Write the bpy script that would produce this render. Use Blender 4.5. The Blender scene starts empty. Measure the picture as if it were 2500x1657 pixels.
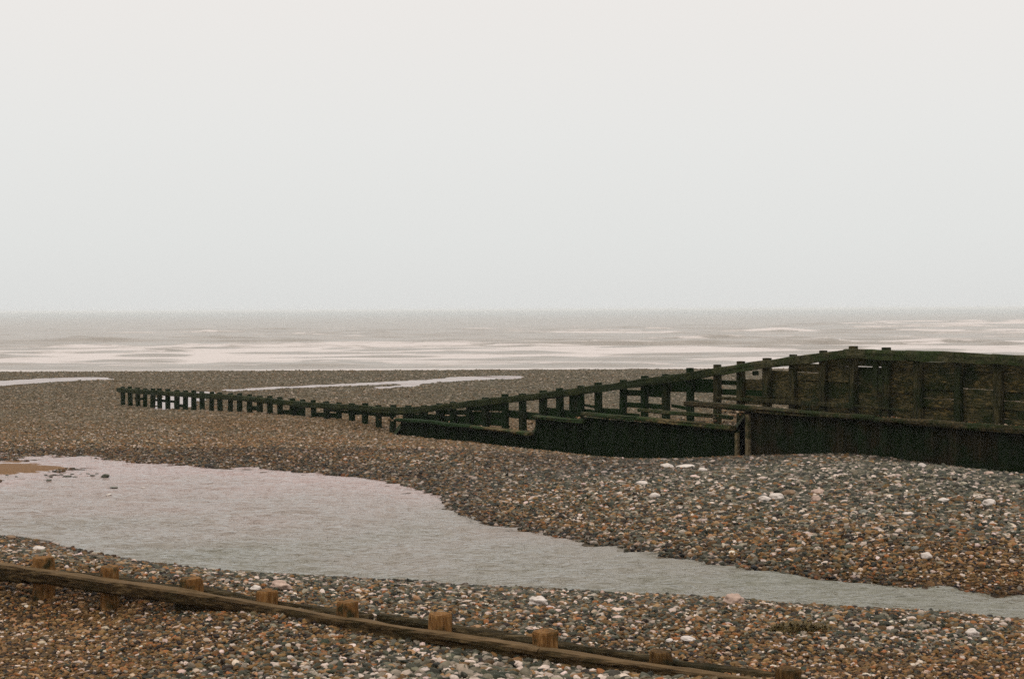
import bpy, math, random
import numpy as np
from mathutils import Vector, Matrix

random.seed(7); rng = np.random.default_rng(11)
S = bpy.context.scene
COL = S.collection
R = math.radians

# ------------------------------------------------------------------ camera
W0, H0, F = 2500.0, 1657.0, 3472.0          # the photograph's pixels and focal length in them
CAMZ = 3.5
PITCH = math.atan(73.5 / F)                  # looking slightly down
ROLL = -0.0043
cam_d = bpy.data.cameras.new('camera'); cam = bpy.data.objects.new('camera', cam_d); COL.objects.link(cam)
cam_d.sensor_width = 36.0; cam_d.lens = 36.0 * F / W0
cam_d.clip_start = 0.1; cam_d.clip_end = 40000
RM = Matrix.Rotation(math.pi / 2 - PITCH, 3, 'X') @ Matrix.Rotation(ROLL, 3, 'Z')
cam.matrix_world = Matrix.Translation((0, 0, CAMZ)) @ RM.to_4x4()
S.camera = cam

# ------------------------------------------------------------------ sky, sun, exposure
SUN_EL, SUN_AZ = R(52), R(200)
w = bpy.data.worlds.new('World'); S.world = w; w.use_nodes = True
nt = w.node_tree; nt.nodes.clear()
out = nt.nodes.new('ShaderNodeOutputWorld'); bg = nt.nodes.new('ShaderNodeBackground')
sky = nt.nodes.new('ShaderNodeTexSky'); sky.sky_type = 'NISHITA'; sky.sun_disc = False
sky.sun_elevation = SUN_EL; sky.sun_rotation = SUN_AZ
hsv = nt.nodes.new('ShaderNodeHueSaturation'); hsv.inputs['Saturation'].default_value = 0.1
nt.links.new(sky.outputs[0], hsv.inputs['Color'])
tc = nt.nodes.new('ShaderNodeTexCoord'); sep = nt.nodes.new('ShaderNodeSeparateXYZ')
nt.links.new(tc.outputs['Generated'], sep.inputs[0])
ramp = nt.nodes.new('ShaderNodeValToRGB')     # the flat cloud layer: a little darker and cooler low down
cr = ramp.color_ramp
cr.elements[0].position = 0.0; cr.elements[0].color = (0.364, 0.367, 0.360, 1)
cr.elements[1].position = 1.0; cr.elements[1].color = (1.0, 0.975, 0.93, 1)
for p, c in ((0.05, (0.382, 0.387, 0.379)), (0.12, (0.402, 0.403, 0.394)), (0.21, (0.425, 0.413, 0.400)), (0.5, (0.62, 0.605, 0.58))):
    e = cr.elements.new(p); e.color = (*c, 1)
nt.links.new(sep.outputs['Z'], ramp.inputs[0])
sc = nt.nodes.new('ShaderNodeVectorMath'); sc.operation = 'SCALE'; sc.inputs['Scale'].default_value = 20.0
nt.links.new(ramp.outputs[0], sc.inputs[0])
cn = nt.nodes.new('ShaderNodeTexNoise'); cn.inputs['Scale'].default_value = 2.2; cn.inputs['Detail'].default_value = 3
cmp_ = nt.nodes.new('ShaderNodeMapRange'); cmp_.inputs['To Min'].default_value = 0.985; cmp_.inputs['To Max'].default_value = 1.015
nt.links.new(tc.outputs['Generated'], cn.inputs['Vector']); nt.links.new(cn.outputs[0], cmp_.inputs[0])
sc2 = nt.nodes.new('ShaderNodeVectorMath'); sc2.operation = 'SCALE'
nt.links.new(sc.outputs[0], sc2.inputs[0]); nt.links.new(cmp_.outputs[0], sc2.inputs['Scale'])
mx = nt.nodes.new('ShaderNodeMixRGB'); mx.inputs[0].default_value = 0.96
nt.links.new(hsv.outputs[0], mx.inputs[1]); nt.links.new(sc2.outputs[0], mx.inputs[2])
nt.links.new(mx.outputs[0], bg.inputs[0]); bg.inputs[1].default_value = 0.1
nt.links.new(bg.outputs[0], out.inputs[0])
sd = bpy.data.lights.new('sun', 'SUN'); sd.energy = 0.5; sd.angle = R(40); sd.color = (1, 0.96, 0.9)
so = bpy.data.objects.new('sun', sd); COL.objects.link(so)
dv = Vector((math.sin(SUN_AZ) * math.cos(SUN_EL), math.cos(SUN_AZ) * math.cos(SUN_EL), math.sin(SUN_EL)))
so.rotation_euler = dv.to_track_quat('Z', 'Y').to_euler(); so.location = (0, -10, 30)
S.view_settings.view_transform = 'Standard'; S.view_settings.look = 'None'
S.view_settings.exposure = 0.0; S.view_settings.gamma = 1.0
S.cycles.use_denoising = False
S.cycles.volume_bounces = 1; S.cycles.max_bounces = 6; S.cycles.sample_clamp_direct = 4; S.cycles.sample_clamp_indirect = 1.5

# ------------------------------------------------------------------ pixel -> world
def ray(px, py):
    return RM @ Vector(((px - W0 / 2) / F, -(py - H0 / 2) / F, -1.0))
def Pd(px, py, d):
    v = ray(px, py); return Vector((0, 0, CAMZ)) + v * (d / v.y)
def Gz(px, py, z):
    v = ray(px, py); t = (z - CAMZ) / v.z; return Vector((0, 0, CAMZ)) + v * t
K = 2500.0 / 2366.0                          # display px -> photo px

# ------------------------------------------------------------------ numpy noise
_N = rng.random((256, 256))
def vnoise(x, y):
    x = np.asarray(x, float); y = np.asarray(y, float)
    xi = np.floor(x).astype(int); yi = np.floor(y).astype(int)
    fx = x - xi; fy = y - yi; fx = fx * fx * (3 - 2 * fx); fy = fy * fy * (3 - 2 * fy)
    a = _N[xi % 256, yi % 256]; b = _N[(xi + 1) % 256, yi % 256]
    c = _N[xi % 256, (yi + 1) % 256]; d = _N[(xi + 1) % 256, (yi + 1) % 256]
    return (a * (1 - fx) + b * fx) * (1 - fy) + (c * (1 - fx) + d * fx) * fy
def fbm(x, y, o=4):
    s = 0; a = 1; t = 0
    for k in range(o):
        s = s + a * (vnoise(x * 2 ** k + 17.3 * k, y * 2 ** k + 9.1 * k) - 0.5); t += a; a *= 0.5
    return s / t * 2
def sstep(a, b, x):
    t = np.clip((x - a) / (b - a), 0, 1); return t * t * (3 - 2 * t)

# ------------------------------------------------------------------ tagging
def tag(o, label=None, cat=None, group=None, kind=None):
    if label: o['label'] = label
    if cat: o['category'] = cat
    if group: o['group'] = group
    if kind: o['kind'] = kind
    return o
def mesh_obj(name, verts, faces, mat, parent=None, smooth=True):
    me = bpy.data.meshes.new(name); me.from_pydata([tuple(v) for v in verts], [], [tuple(f) for f in faces])
    if smooth: me.polygons.foreach_set('use_smooth', [True] * len(me.polygons))
    if mat: me.materials.append(mat)
    me.update()
    o = bpy.data.objects.new(name, me); COL.objects.link(o)
    if parent is not None:
        o.parent = parent; o.matrix_parent_inverse = Matrix.Identity(4)
        o.location = -parent.location
    return o
def empty(name, loc):
    o = bpy.data.objects.new(name, None); o.location = loc; o.empty_display_size = 0.3; COL.objects.link(o); return o

# ------------------------------------------------------------------ materials
def newmat(name):
    m = bpy.data.materials.new(name); m.use_nodes = True
    n = m.node_tree.nodes; l = m.node_tree.links
    return m, n, l, n['Principled BSDF']
def ramp_node(n, stops, interp='LINEAR'):
    r = n.new('ShaderNodeValToRGB'); c = r.color_ramp; c.interpolation = interp
    c.elements[0].position = stops[0][0]; c.elements[0].color = (*stops[0][1], 1)
    c.elements[1].position = stops[-1][0]; c.elements[1].color = (*stops[-1][1], 1)
    for p, col in stops[1:-1]:
        e = c.elements.new(p); e.color = (*col, 1)
    return r
def wood_mat(name, dark, mid, light, green=None, gamt=0.5, stretch=(1, 1, 1), rough=0.75, bump=0.5, rot=0.0, seed=0.0, gscale=1.6):
    """grain along local X of the mapping; blotches; algae"""
    m, n, l, b = newmat(name)
    t = n.new('ShaderNodeTexCoord'); mp = n.new('ShaderNodeMapping')
    mp.inputs['Rotation'].default_value = (0, 0, rot); mp.inputs['Scale'].default_value = stretch
    mp.inputs['Location'].default_value = (seed, seed, seed)
    l.new(t.outputs['Object'], mp.inputs[0])
    g = n.new('ShaderNodeTexNoise'); g.inputs['Scale'].default_value = 14; g.inputs['Detail'].default_value = 6; g.inputs['Roughness'].default_value = 0.65
    l.new(mp.outputs[0], g.inputs['Vector'])
    r = ramp_node(n, [(0.3, dark), (0.5, mid), (0.72, light)]); l.new(g.outputs[0], r.inputs[0])
    colout = r.outputs[0]
    bl = n.new('ShaderNodeTexNoise'); bl.inputs['Scale'].default_value = gscale; bl.inputs['Detail'].default_value = 5; bl.inputs['Roughness'].default_value = 0.6
    l.new(t.outputs['Object'], bl.inputs['Vector'])
    if green:
        gr = ramp_node(n, [(max(0, 0.62 - gamt * 0.4), (0, 0, 0)), (max(0.02, 0.75 - gamt * 0.4), (1, 1, 1))]); l.new(bl.outputs[0], gr.inputs[0])
        g2 = ramp_node(n, [(0.3, tuple(c * 0.6 for c in green)), (0.75, tuple(c * 1.7 for c in green))]); l.new(g.outputs[0], g2.inputs[0])
        mxx = n.new('ShaderNodeMixRGB'); l.new(gr.outputs[0], mxx.inputs[0]); l.new(colout, mxx.inputs[1]); l.new(g2.outputs[0], mxx.inputs[2])
        colout = mxx.outputs[0]
    l.new(colout, b.inputs['Base Color'])
    b.inputs['Roughness'].default_value = rough
    b.inputs['Specular IOR Level'].default_value = 0.04
    bp = n.new('ShaderNodeBump'); bp.inputs['Strength'].default_value = bump; bp.inputs['Distance'].default_value = 0.03
    l.new(g.outputs[0], bp.inputs['Height']); l.new(bp.outputs[0], b.inputs['Normal'])
    return m

GA = math.atan2(-18, 14.75)                   # heading of the far groyne on the ground
NA = math.atan2(-3.8, 7.634)                  # heading of the near groyne
M = {}
M['rail'] = wood_mat('algae_rail', (0.008, 0.010, 0.004), (0.022, 0.026, 0.009), (0.065, 0.062, 0.022), (0.013, 0.018, 0.007), 0.55, (0.15, 1, 1.5), rot=-GA)
M['railo'] = wood_mat('olive_rail', (0.016, 0.017, 0.008), (0.040, 0.038, 0.018), (0.10, 0.088, 0.045), (0.020, 0.028, 0.009), 0.45, (0.15, 1, 1.5), rot=-GA)
M['post'] = wood_mat('algae_post', (0.005, 0.008, 0.003), (0.011, 0.015, 0.006), (0.030, 0.026, 0.011), (0.006, 0.013, 0.004), 0.7, (1, 1, 0.15))
M['postb'] = wood_mat('dark_brown_post', (0.009, 0.009, 0.004), (0.027, 0.024, 0.011), (0.085, 0.066, 0.028), (0.012, 0.016, 0.006), 0.4, (1, 1, 0.15))
M['board'] = wood_mat('weathered_board', (0.010, 0.010, 0.004), (0.042, 0.037, 0.016), (0.16, 0.115, 0.048), (0.012, 0.018, 0.006), 0.42, (0.13, 0.6, 1.8), rot=-GA, gscale=1.1)
M['boardy'] = wood_mat('yellowed_board', (0.010, 0.010, 0.004), (0.034, 0.029, 0.012), (0.20, 0.135, 0.048), (0.014, 0.018, 0.006), 0.45, (0.13, 0.6, 1.8), rot=-GA, gscale=1.6)
M['gboard'] = wood_mat('green_board', (0.005, 0.010, 0.003), (0.012, 0.022, 0.006), (0.034, 0.038, 0.012), (0.007, 0.017, 0.004), 0.8, (0.13, 1, 1.8), rot=-GA)
M['cap'] = wood_mat('worn_cap', (0.018, 0.015, 0.007), (0.060, 0.044, 0.019), (0.22, 0.155, 0.070), (0.016, 0.026, 0.007), 0.42, (0.1, 1, 2.0), rot=-GA, gscale=1.3)
M['capg'] = wood_mat('mossy_cap', (0.010, 0.013, 0.005), (0.028, 0.028, 0.012), (0.09, 0.072, 0.034), (0.012, 0.022, 0.006), 0.6, (0.1, 1, 2.0), rot=-GA)
M['capb'] = wood_mat('dark_cap', (0.008, 0.008, 0.004), (0.026, 0.021, 0.010), (0.10, 0.070, 0.032), (0.012, 0.017, 0.005), 0.4, (0.1, 1, 2.0), rot=-GA, gscale=1.3)
M['pile'] = wood_mat('rusty_sheet_pile', (0.006, 0.006, 0.003), (0.013, 0.011, 0.005), (0.030, 0.021, 0.010), (0.006, 0.011, 0.004), 0.45, (1.6, 1.6, 0.10), rough=0.8, bump=0.1, gscale=0.9)
M['pileg'] = wood_mat('algae_sheet_pile', (0.0035, 0.005, 0.0015), (0.006, 0.0085, 0.002), (0.011, 0.014, 0.004), (0.004, 0.009, 0.0025), 0.85, (1.2, 1.2, 0.2), rough=0.8, bump=0.1, gscale=0.7)
M['edge'] = wood_mat('rust_edge', (0.04, 0.03, 0.016), (0.10, 0.075, 0.04), (0.22, 0.17, 0.10), (0.03, 0.03, 0.012), 0.3, (2, 2, 0.6), gscale=3)
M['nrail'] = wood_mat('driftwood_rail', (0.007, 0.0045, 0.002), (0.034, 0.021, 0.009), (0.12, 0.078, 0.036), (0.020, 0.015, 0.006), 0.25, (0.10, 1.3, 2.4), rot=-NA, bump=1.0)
def paint_lit_top(m, col):  # paints the sky-lit top into the colour: up-facing faces made paler
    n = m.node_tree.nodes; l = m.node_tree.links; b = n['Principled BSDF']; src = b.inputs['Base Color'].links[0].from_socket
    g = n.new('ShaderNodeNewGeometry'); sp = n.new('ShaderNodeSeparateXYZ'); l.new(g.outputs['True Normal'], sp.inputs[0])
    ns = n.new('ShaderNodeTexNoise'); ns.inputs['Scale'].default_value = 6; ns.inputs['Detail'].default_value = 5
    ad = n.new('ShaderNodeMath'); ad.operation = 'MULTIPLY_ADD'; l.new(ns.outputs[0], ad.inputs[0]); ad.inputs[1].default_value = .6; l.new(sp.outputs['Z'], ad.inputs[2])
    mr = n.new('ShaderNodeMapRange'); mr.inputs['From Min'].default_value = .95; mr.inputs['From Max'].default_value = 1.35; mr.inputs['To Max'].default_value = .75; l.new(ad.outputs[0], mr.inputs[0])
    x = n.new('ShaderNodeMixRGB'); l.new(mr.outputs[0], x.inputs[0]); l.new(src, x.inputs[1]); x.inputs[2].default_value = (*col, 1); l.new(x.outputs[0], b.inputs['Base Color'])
paint_lit_top(M['nrail'], (.15, .095, .048))
M['nback'] = wood_mat('wet_rail', (0.008, 0.006, 0.003), (0.034, 0.024, 0.011), (0.11, 0.078, 0.040), (0.012, 0.011, 0.005), 0.3, (0.10, 1.3, 2.4), rot=-NA, bump=1.0)
M['npost'] = wood_mat('orange_post', (0.065, 0.029, 0.009), (0.16, 0.076, 0.025), (0.27, 0.15, 0.060), (0.030, 0.024, 0.010), 0.3, (2.2, 2.2, 0.4), bump=0.8, gscale=5)
M['npostd'] = wood_mat('dark_post', (0.030, 0.015, 0.006), (0.075, 0.040, 0.014), (0.16, 0.09, 0.035), (0.02, 0.017, 0.008), 0.35, (2.2, 2.2, 0.4), bump=0.8, gscale=5)

# ------------------------------------------------------------------ groyne lines
G0 = Vector((-4.33, 51.0, 0)); GV = Vector((14.75, -18.0, 0)); GU = GV.normalized(); GN = Vector((GU.y, -GU.x, 0))  # GN: camera side
def on_line(px, off=0.0, base=G0, vec=GV):
    """ground position where the sight line of column px meets a groyne line moved off metres to the camera's side"""
    u = vec.normalized(); n = Vector((u.y, -u.x, 0)); b = base + n * off
    v = ray(px, 760); k = v.x / v.y
    s = (k * b.y - b.x) / (vec.x - k * vec.y)
    return Vector((b.x + vec.x * s, b.y + vec.y * s, 0))
def on_wall(px, py, off=0.0, base=G0, vec=GV):
    p = on_line(px, off, base, vec)
    for _ in range(2):
        v = ray(px, py); k = v.x / v.y
        u = vec.normalized(); n = Vector((u.y, -u.x, 0)); b = base + n * off
        s = (k * b.y - b.x) / (vec.x - k * vec.y)
        p = Vector((b.x + vec.x * s, b.y + vec.y * s, 0))
    q = Pd(px, py, p.y); return Vector((p.x, p.y, q.z))
WOFF = 1.3                                     # the sheet piling stands this far in front of the posts
N0 = Vector((-5.27, 16.0, 0)); NV = Vector((7.634, -3.8, 0)); NU = NV.normalized(); NN = Vector((NU.y, -NU.x, 0))

# ------------------------------------------------------------------ terrain
far_shore = [(0,1047),(60,1049),(130,1052),(250,1062),(400,1070),(470,1077),(600,1080),(700,1088),(800,1098),(870,1105),(930,1118),(980,1132),(1030,1145),
             (1030,1158),(1045,1175),(1080,1192),(1160,1215),(1260,1235),(1370,1255),(1480,1275),(1600,1297),(1750,1318),(1860,1335),(2000,1347),(2150,1362),(2250,1368),(2366,1374)]
near_shore = [(0,1240),(60,1245),(130,1262),(230,1282),(330,1300),(430,1312),(530,1322),(660,1330),(800,1337),(950,1345),(1080,1355),(1250,1362),(1400,1372),
              (1550,1378),(1700,1388),(1760,1393),(1900,1405),(2050,1413),(2200,1420),(2366,1432)]
FS = [Gz(x * K, y * K, 0.0) for x, y in far_shore]; NS = [Gz(x * K, y * K, 0.0) for x, y in near_shore]
FS = [Vector((FS[0].x - 12, FS[0].y + 1.5, 0)), Vector((FS[0].x - 5, FS[0].y + .6, 0))] + FS + [Vector((FS[-1].x + 3, FS[-1].y - 1.6, 0)), Vector((FS[-1].x + 7, FS[-1].y - 4, 0))]
NS = [Vector((NS[0].x - 9, NS[0].y + 3.0, 0)), Vector((NS[0].x - 4, NS[0].y + 1.2, 0))] + NS + [Vector((NS[-1].x + 3, NS[-1].y - 1.5, 0)), Vector((NS[-1].x + 7, NS[-1].y - 3.6, 0))]
cp = [(p.x, p.y, 0.0) for p in FS + NS]
def add_px(px, py, z): p = Gz(px, py, z); cp.append((p.x, p.y, z))
def add_d(px, py, d): p = Pd(px, py, d); cp.append((p.x, p.y, p.z))
# pool bed
for a in range(2, len(NS) - 2, 2):
    n = NS[a]; best = min(FS, key=lambda f: (f.x / f.y - n.x / n.y) ** 2)
    for t in (0.3, 0.6): q = n.lerp(best, t); cp.append((q.x, q.y, -0.16))
for x, y, z in ((-20, 30, -.2), (-14, 27, -.2), (9, 14.5, -.12)): cp.append((x, y, z))
# spit of sand on the left
for x, y in ((-10, 1074), (30, 1075), (70, 1078), (100, 1081)): add_px(x * K, y * K, 0.03)
for x, y in ((0, 1064), (70, 1068), (130, 1077), (90, 1090), (0, 1096)): add_px(x * K, y * K, 0.0)
for x, y in ((200, 1066), (240, 1085), (190, 1098), (100, 1105), (0, 1110)): add_px(x * K, y * K, -0.03)
# near bank and the foot of the near groyne
for px, py in ((106,1465),(296,1490),(444,1487),(676,1490),(845,1522),(1000,1552),(1318,1600),(1504,1627),(1783,1657)):
    p = on_wall(px, py, 0.05, N0, NV); cp.append((p.x, p.y, p.z))
for px, py in ((60,1385),(400,1440),(800,1490),(1200,1540),(1600,1600),(1900,1640)): add_d(px, py - 8, on_line(px, -0.6, N0, NV).y)
for x, y, z in ((-7, 9, .42), (0, 9, .42), (6, 9, .42), (-6, 12, .36), (-2, 11.5, .36), (2, 11, .36), (5, 11.5, .32), (-9, 14.5, .34), (-12, 18, .28), (4.5, 13, .24), (7, 12, .28),
                (-7, 4, .6), (0, 3, .6), (8, 4, .6), (-14, 12, .5), (12, 9, .5)): cp.append((x, y, z))
# the mound in front of the piling, and the foot of the piling
for px, py in ((976,1065),(1109,1077),(1295,1099),(1440,1114),(1585,1128),(1700,1122),(1796,1115),(1950,1112),(2103,1113),(2272,1136),(2400,1152),(2500,1166)):
    p = on_wall(px, py, WOFF + 0.15); cp.append((p.x, p.y, p.z)); q = p - GN * 4.5; 
p = on_wall(2500, 1170, WOFF + .15); cp.append((p.x + 4, p.y - 5, -.05))
for x, y, z in ((6.5, 25, .30), (9.5, 25, .42), (5.5, 30, .10), (8.5, 29, .25), (3.5, 27, .14), (8, 20.5, .30), (11, 19, .45), (1.5, 30, .02), (-.5, 34, .02), (3.5, 34, -.18), (0, 40, -.42), (-4, 38, -.12),
                (-8, 39, -.1), (-14, 40, -.12), (-20, 41, -.15), (-10, 46, -.42), (-18, 48, -.5), (-26, 42, -.2), (12, 24, .4)): cp.append((x, y, z))
# foot of the open part of the groyne
for px, py in ((298,989),(426,1000),(536,1004),(632,1009),(761,1020),(823,1024),(858,1028),(889,1035),(924,1043),(956,1055)):
    p = on_wall(px, py); cp.append((p.x, p.y, p.z))
# seaward beach
for x in (-60, -40, -20, 0, 20, 40, 60):
    for y, z in ((85, -1.36), (108, -1.70), (129.5, -2.0), (150, -2.3), (200, -3.0)): cp.append((x, y, z))
for x, y, z in ((-30, 66, -1.08), (8, 60, -1.05), (20, 60, -1.05), (16, 45, -.85), (24, 38, -.7), (30, 50, -.9), (5, 50, -.98), (-2, 60, -1.05), (22, 30, -.4), (34, 70, -1.15), (-44, 60, -.95)): cp.append((x, y, z))
cp = np.array(cp)
_, ui = np.unique(np.round(cp[:, :2], 1), axis=0, return_index=True); cp = cp[np.sort(ui)]
def warp(x, y):  # compress distance so the spline is well conditioned near and far
    return np.stack([x / (8 + y) * 60, 60 * np.log((8 + y) / 10)], -1)
def tps_k(r2): return 0.5 * r2 * np.log(r2 + 1e-9)
cw = warp(cp[:, 0], cp[:, 1])
NCP = len(cp); D2 = ((cw[:, None] - cw[None]) ** 2).sum(-1)
A = np.zeros((NCP + 3, NCP + 3)); A[:NCP, :NCP] = tps_k(D2) + np.eye(NCP) * 0.05; A[:NCP, NCP] = 1; A[:NCP, NCP + 1:] = cw; A[NCP, :NCP] = 1; A[NCP + 1:, :NCP] = cw.T
TW = np.linalg.solve(A, np.concatenate([cp[:, 2], np.zeros(3)]))
def tz(x, y, noise=True):
    x = np.atleast_1d(np.asarray(x, float)); y = np.atleast_1d(np.asarray(y, float)); o = np.empty(x.size)
    xf, yf = x.ravel(), y.ravel()
    for i in range(0, x.size, 20000):
        q = warp(xf[i:i + 20000], yf[i:i + 20000])
        d2 = ((q[:, None] - cw[None]) ** 2).sum(-1)
        o[i:i + 20000] = tps_k(d2) @ TW[:NCP] + TW[NCP] + q @ TW[NCP + 1:]
    o = o.reshape(x.shape)
    if noise:
        k = 0.12 + 0.88 * sstep(0.03, 0.2, np.abs(o))
        o = o + k * (0.035 * fbm(x * 0.45, y * 0.45, 3) + 0.022 * fbm(x * 2.3 + 5, y * 2.3, 3))
        o = o + 0.05 * sstep(60, 90, y) * fbm(x * 0.12, y * 0.3, 3) * sstep(127, 118, y)
    return o
def tz1(x, y): return float(tz(x, y)[0])

def in_poly(x, y, P):
    P = [(p[0], p[1]) for p in P]; r = np.zeros(np.shape(x), bool); j = len(P) - 1
    for i in range(len(P)):
        xi, yi = P[i]; xj, yj = P[j]
        c = ((yi > y) != (yj > y)); 
        with np.errstate(divide='ignore', invalid='ignore'):
            r ^= c & (x < (xj - xi) * (y - yi) / (yj - yi + 1e-12) + xi)
        j = i
    return r
spit = [Gz(x * K, y * K, 0.0) for x, y in ((-60,1061),(0,1063),(60,1065),(130,1071),(185,1078),(150,1084),(120,1090),(60,1096),(0,1099),(-60,1100))]

# colour zones: rust-brown fine shingle against grey stones, from places in the photograph (display px, amount 0..1)
zone = [(100,1400,1.0,.35),(100,1500,1.0,.35),(400,1480,.9,.35),(300,1300,.45,.2),(700,1480,.6,.35),(700,1540,.45,.35),(1000,1500,.1,.35),(1200,1540,.15,.35),(1500,1560,.2,.3),(1800,1500,.55,.25),
        (1700,1540,.9,.3),(2000,1550,1.0,.3),(2300,1540,.9,.25),(2100,1460,.35,.2),(1500,1420,.3,.15),(1000,1380,.25,.1),(700,1350,.2,.1),(2300,1350,1.0,.1),(2300,1290,.8,.2),(2000,1320,.75,.1),
        (1700,1290,.5,.1),(1400,1230,.4,.05),(2000,1100,.0,.2),(2250,1150,.0,.1),(2200,1220,.25,.3),(1700,1150,.05,.2),(1500,1120,.1,-.1),(1250,1150,.35,0),(1200,1200,.55,0),(1050,1090,.55,-.1),
        (900,1060,.7,-.3),(700,1040,.85,-.4),(500,1000,.75,-.8),(300,1010,.5,-.8),(100,1020,.7,-.4),(100,960,.35,-.9),(400,980,.45,-1),(900,1010,.7,-.8),(1000,880,.1,-1.6),(300,870,.2,-1.7),(1500,870,.1,-1.6),(1300,920,.1,-1.2),(100,900,.3,-1.3)]
zp = [(Gz(x * K, y * K, z), b) for x, y, b, z in zone]
zw = warp(np.array([p.x for p, b in zp]), np.array([p.y for p, b in zp])); zbr = np.array([b for p, b in zp])
def brown(x, y):
    x = np.asarray(x, float); y = np.asarray(y, float); q = warp(x.ravel(), y.ravel()); o = np.empty(len(q))
    for i in range(0, len(q), 20000):
        d2 = ((q[i:i + 20000, None] - zw[None]) ** 2).sum(-1) + 1.0
        ww = d2 ** -1.6; o[i:i + 20000] = ((ww * zbr).sum(1)) / ww.sum(1)
    return np.clip(1.08 * o.reshape(x.shape) + 0.22 * fbm(x * 0.5, y * 0.35, 3), 0, 1)

def grid_mesh(name, X, Y, Z, mat, attrs=None):
    nr, nc = X.shape; me = bpy.data.meshes.new(name)
    co = np.stack([X, Y, Z], -1).reshape(-1, 3).astype(np.float32)
    idx = np.arange(nr * nc).reshape(nr, nc)
    q = np.stack([idx[:-1, :-1], idx[:-1, 1:], idx[1:, 1:], idx[1:, :-1]], -1).reshape(-1, 4)
    me.vertices.add(len(co)); me.vertices.foreach_set('co', co.ravel())
    me.loops.add(q.size); me.loops.foreach_set('vertex_index', q.ravel().astype(np.int32))
    me.polygons.add(len(q)); me.polygons.foreach_set('loop_start', np.arange(0, q.size, 4, dtype=np.int32)); me.polygons.foreach_set('loop_total', np.full(len(q), 4, np.int32))
    me.polygons.foreach_set('use_smooth', np.ones(len(q), bool))
    me.materials.append(mat); me.update(calc_edges=True)
    for k, v in (attrs or {}).items():
        a = me.attributes.new(k, 'FLOAT', 'POINT'); a.data.foreach_set('value', v.ravel().astype(np.float32))
    o = bpy.data.objects.new(name, me); COL.objects.link(o); return o

def fan(y0, y1, rel, mn, cols, hw, add):
    ys = [y0]
    while ys[-1] < y1: ys.append(ys[-1] + max(mn, rel * ys[-1]))
    ys = np.array(ys); t = np.linspace(-1, 1, cols)
    Y, T = np.meshgrid(ys, t, indexing='ij'); return T * (hw * Y + add), Y

def shingle_mat():
    m, n, l, b = newmat('shingle_ground')
    t = n.new('ShaderNodeTexCoord')
    def vor(scale):
        v = n.new('ShaderNodeTexVoronoi'); v.inputs['Scale'].default_value = scale; l.new(t.outputs['Object'], v.inputs['Vector']); return v
    v1 = vor(17); v2 = vor(7)
    sp = n.new('ShaderNodeSeparateColor'); l.new(v1.outputs['Color'], sp.inputs[0])
    gr = ramp_node(n, [(0, (.020, .022, .014)), (.45, (.047, .045, .030)), (.7, (.084, .073, .050)), (.88, (.15, .122, .088)), (1, (.30, .245, .19))])
    br = ramp_node(n, [(0, (.028, .019, .008)), (.45, (.088, .047, .017)), (.7, (.130, .072, .028)), (.9, (.18, .105, .050)), (1, (.24, .17, .11))])
    l.new(sp.outputs[0], gr.inputs[0]); l.new(sp.outputs[0], br.inputs[0])
    at = n.new('ShaderNodeAttribute'); at.attribute_name = 'brown'
    mxx = n.new('ShaderNodeMixRGB'); l.new(at.outputs['Fac'], mxx.inputs[0]); l.new(gr.outputs[0], mxx.inputs[1]); l.new(br.outputs[0], mxx.inputs[2])
    sp2 = n.new('ShaderNodeSeparateColor'); l.new(v2.outputs['Color'], sp2.inputs[0])
    big = ramp_node(n, [(0, (.8, .8, .8)), (.8, (1.05, 1.05, 1.05)), (.95, (1.5, 1.5, 1.5))]); l.new(sp2.outputs[1], big.inputs[0])
    m2 = n.new('ShaderNodeMixRGB'); m2.blend_type = 'MULTIPLY'; m2.inputs[0].default_value = 1; l.new(mxx.outputs[0], m2.inputs[1]); l.new(big.outputs[0], m2.inputs[2])
    sa = n.new('ShaderNodeAttribute'); sa.attribute_name = 'sand'
    ns = n.new('ShaderNodeTexNoise'); ns.inputs['Scale'].default_value = 30; ns.inputs['Detail'].default_value = 4; l.new(t.outputs['Object'], ns.inputs['Vector'])
    sr = ramp_node(n, [(.3, (.095, .050, .022)), (.7, (.20, .108, .048))]); l.new(ns.outputs[0], sr.inputs[0])
    m3 = n.new('ShaderNodeMixRGB'); l.new(sa.outputs['Fac'], m3.inputs[0]); l.new(m2.outputs[0], m3.inputs[1]); l.new(sr.outputs[0], m3.inputs[2])
    ga = n.new('ShaderNodeAttribute'); ga.attribute_name = 'gap_shade'
    m4 = n.new('ShaderNodeMixRGB'); m4.blend_type = 'MULTIPLY'; l.new(ga.outputs['Fac'], m4.inputs[0]); l.new(m3.outputs[0], m4.inputs[1]); m4.inputs[2].default_value = (.42, .40, .36, 1)  # shade in the gaps between near stones, painted into the ground colour
    l.new(m4.outputs[0], b.inputs['Base Color']); b.inputs['Roughness'].default_value = 0.8; b.inputs['Specular IOR Level'].default_value = 0.12
    inv = n.new('ShaderNodeMath'); inv.operation = 'SUBTRACT'; inv.inputs[0].default_value = 1; l.new(v1.outputs['Distance'], inv.inputs[1])
    bp = n.new('ShaderNodeBump'); bp.inputs['Strength'].default_value = 0.9; bp.inputs['Distance'].default_value = 0.03
    l.new(inv.outputs[0], bp.inputs['Height']); l.new(bp.outputs[0], b.inputs['Normal'])
    return m
M['shingle'] = shingle_mat()
X, Y = fan(2.0, 185, 0.0055, 0.07, 420, 0.52, 5)
Z = tz(X, Y)
sand = in_poly(X, Y, spit).astype(float)
ground = grid_mesh('beach_ground', X, Y, Z, M['shingle'], {'brown': brown(X, Y), 'sand': sand, 'gap_shade': sstep(55, 34, Y) * (1 - sand)})
tag(ground, 'sloping shingle beach from the near bank down to the surf', kind='structure')

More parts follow.
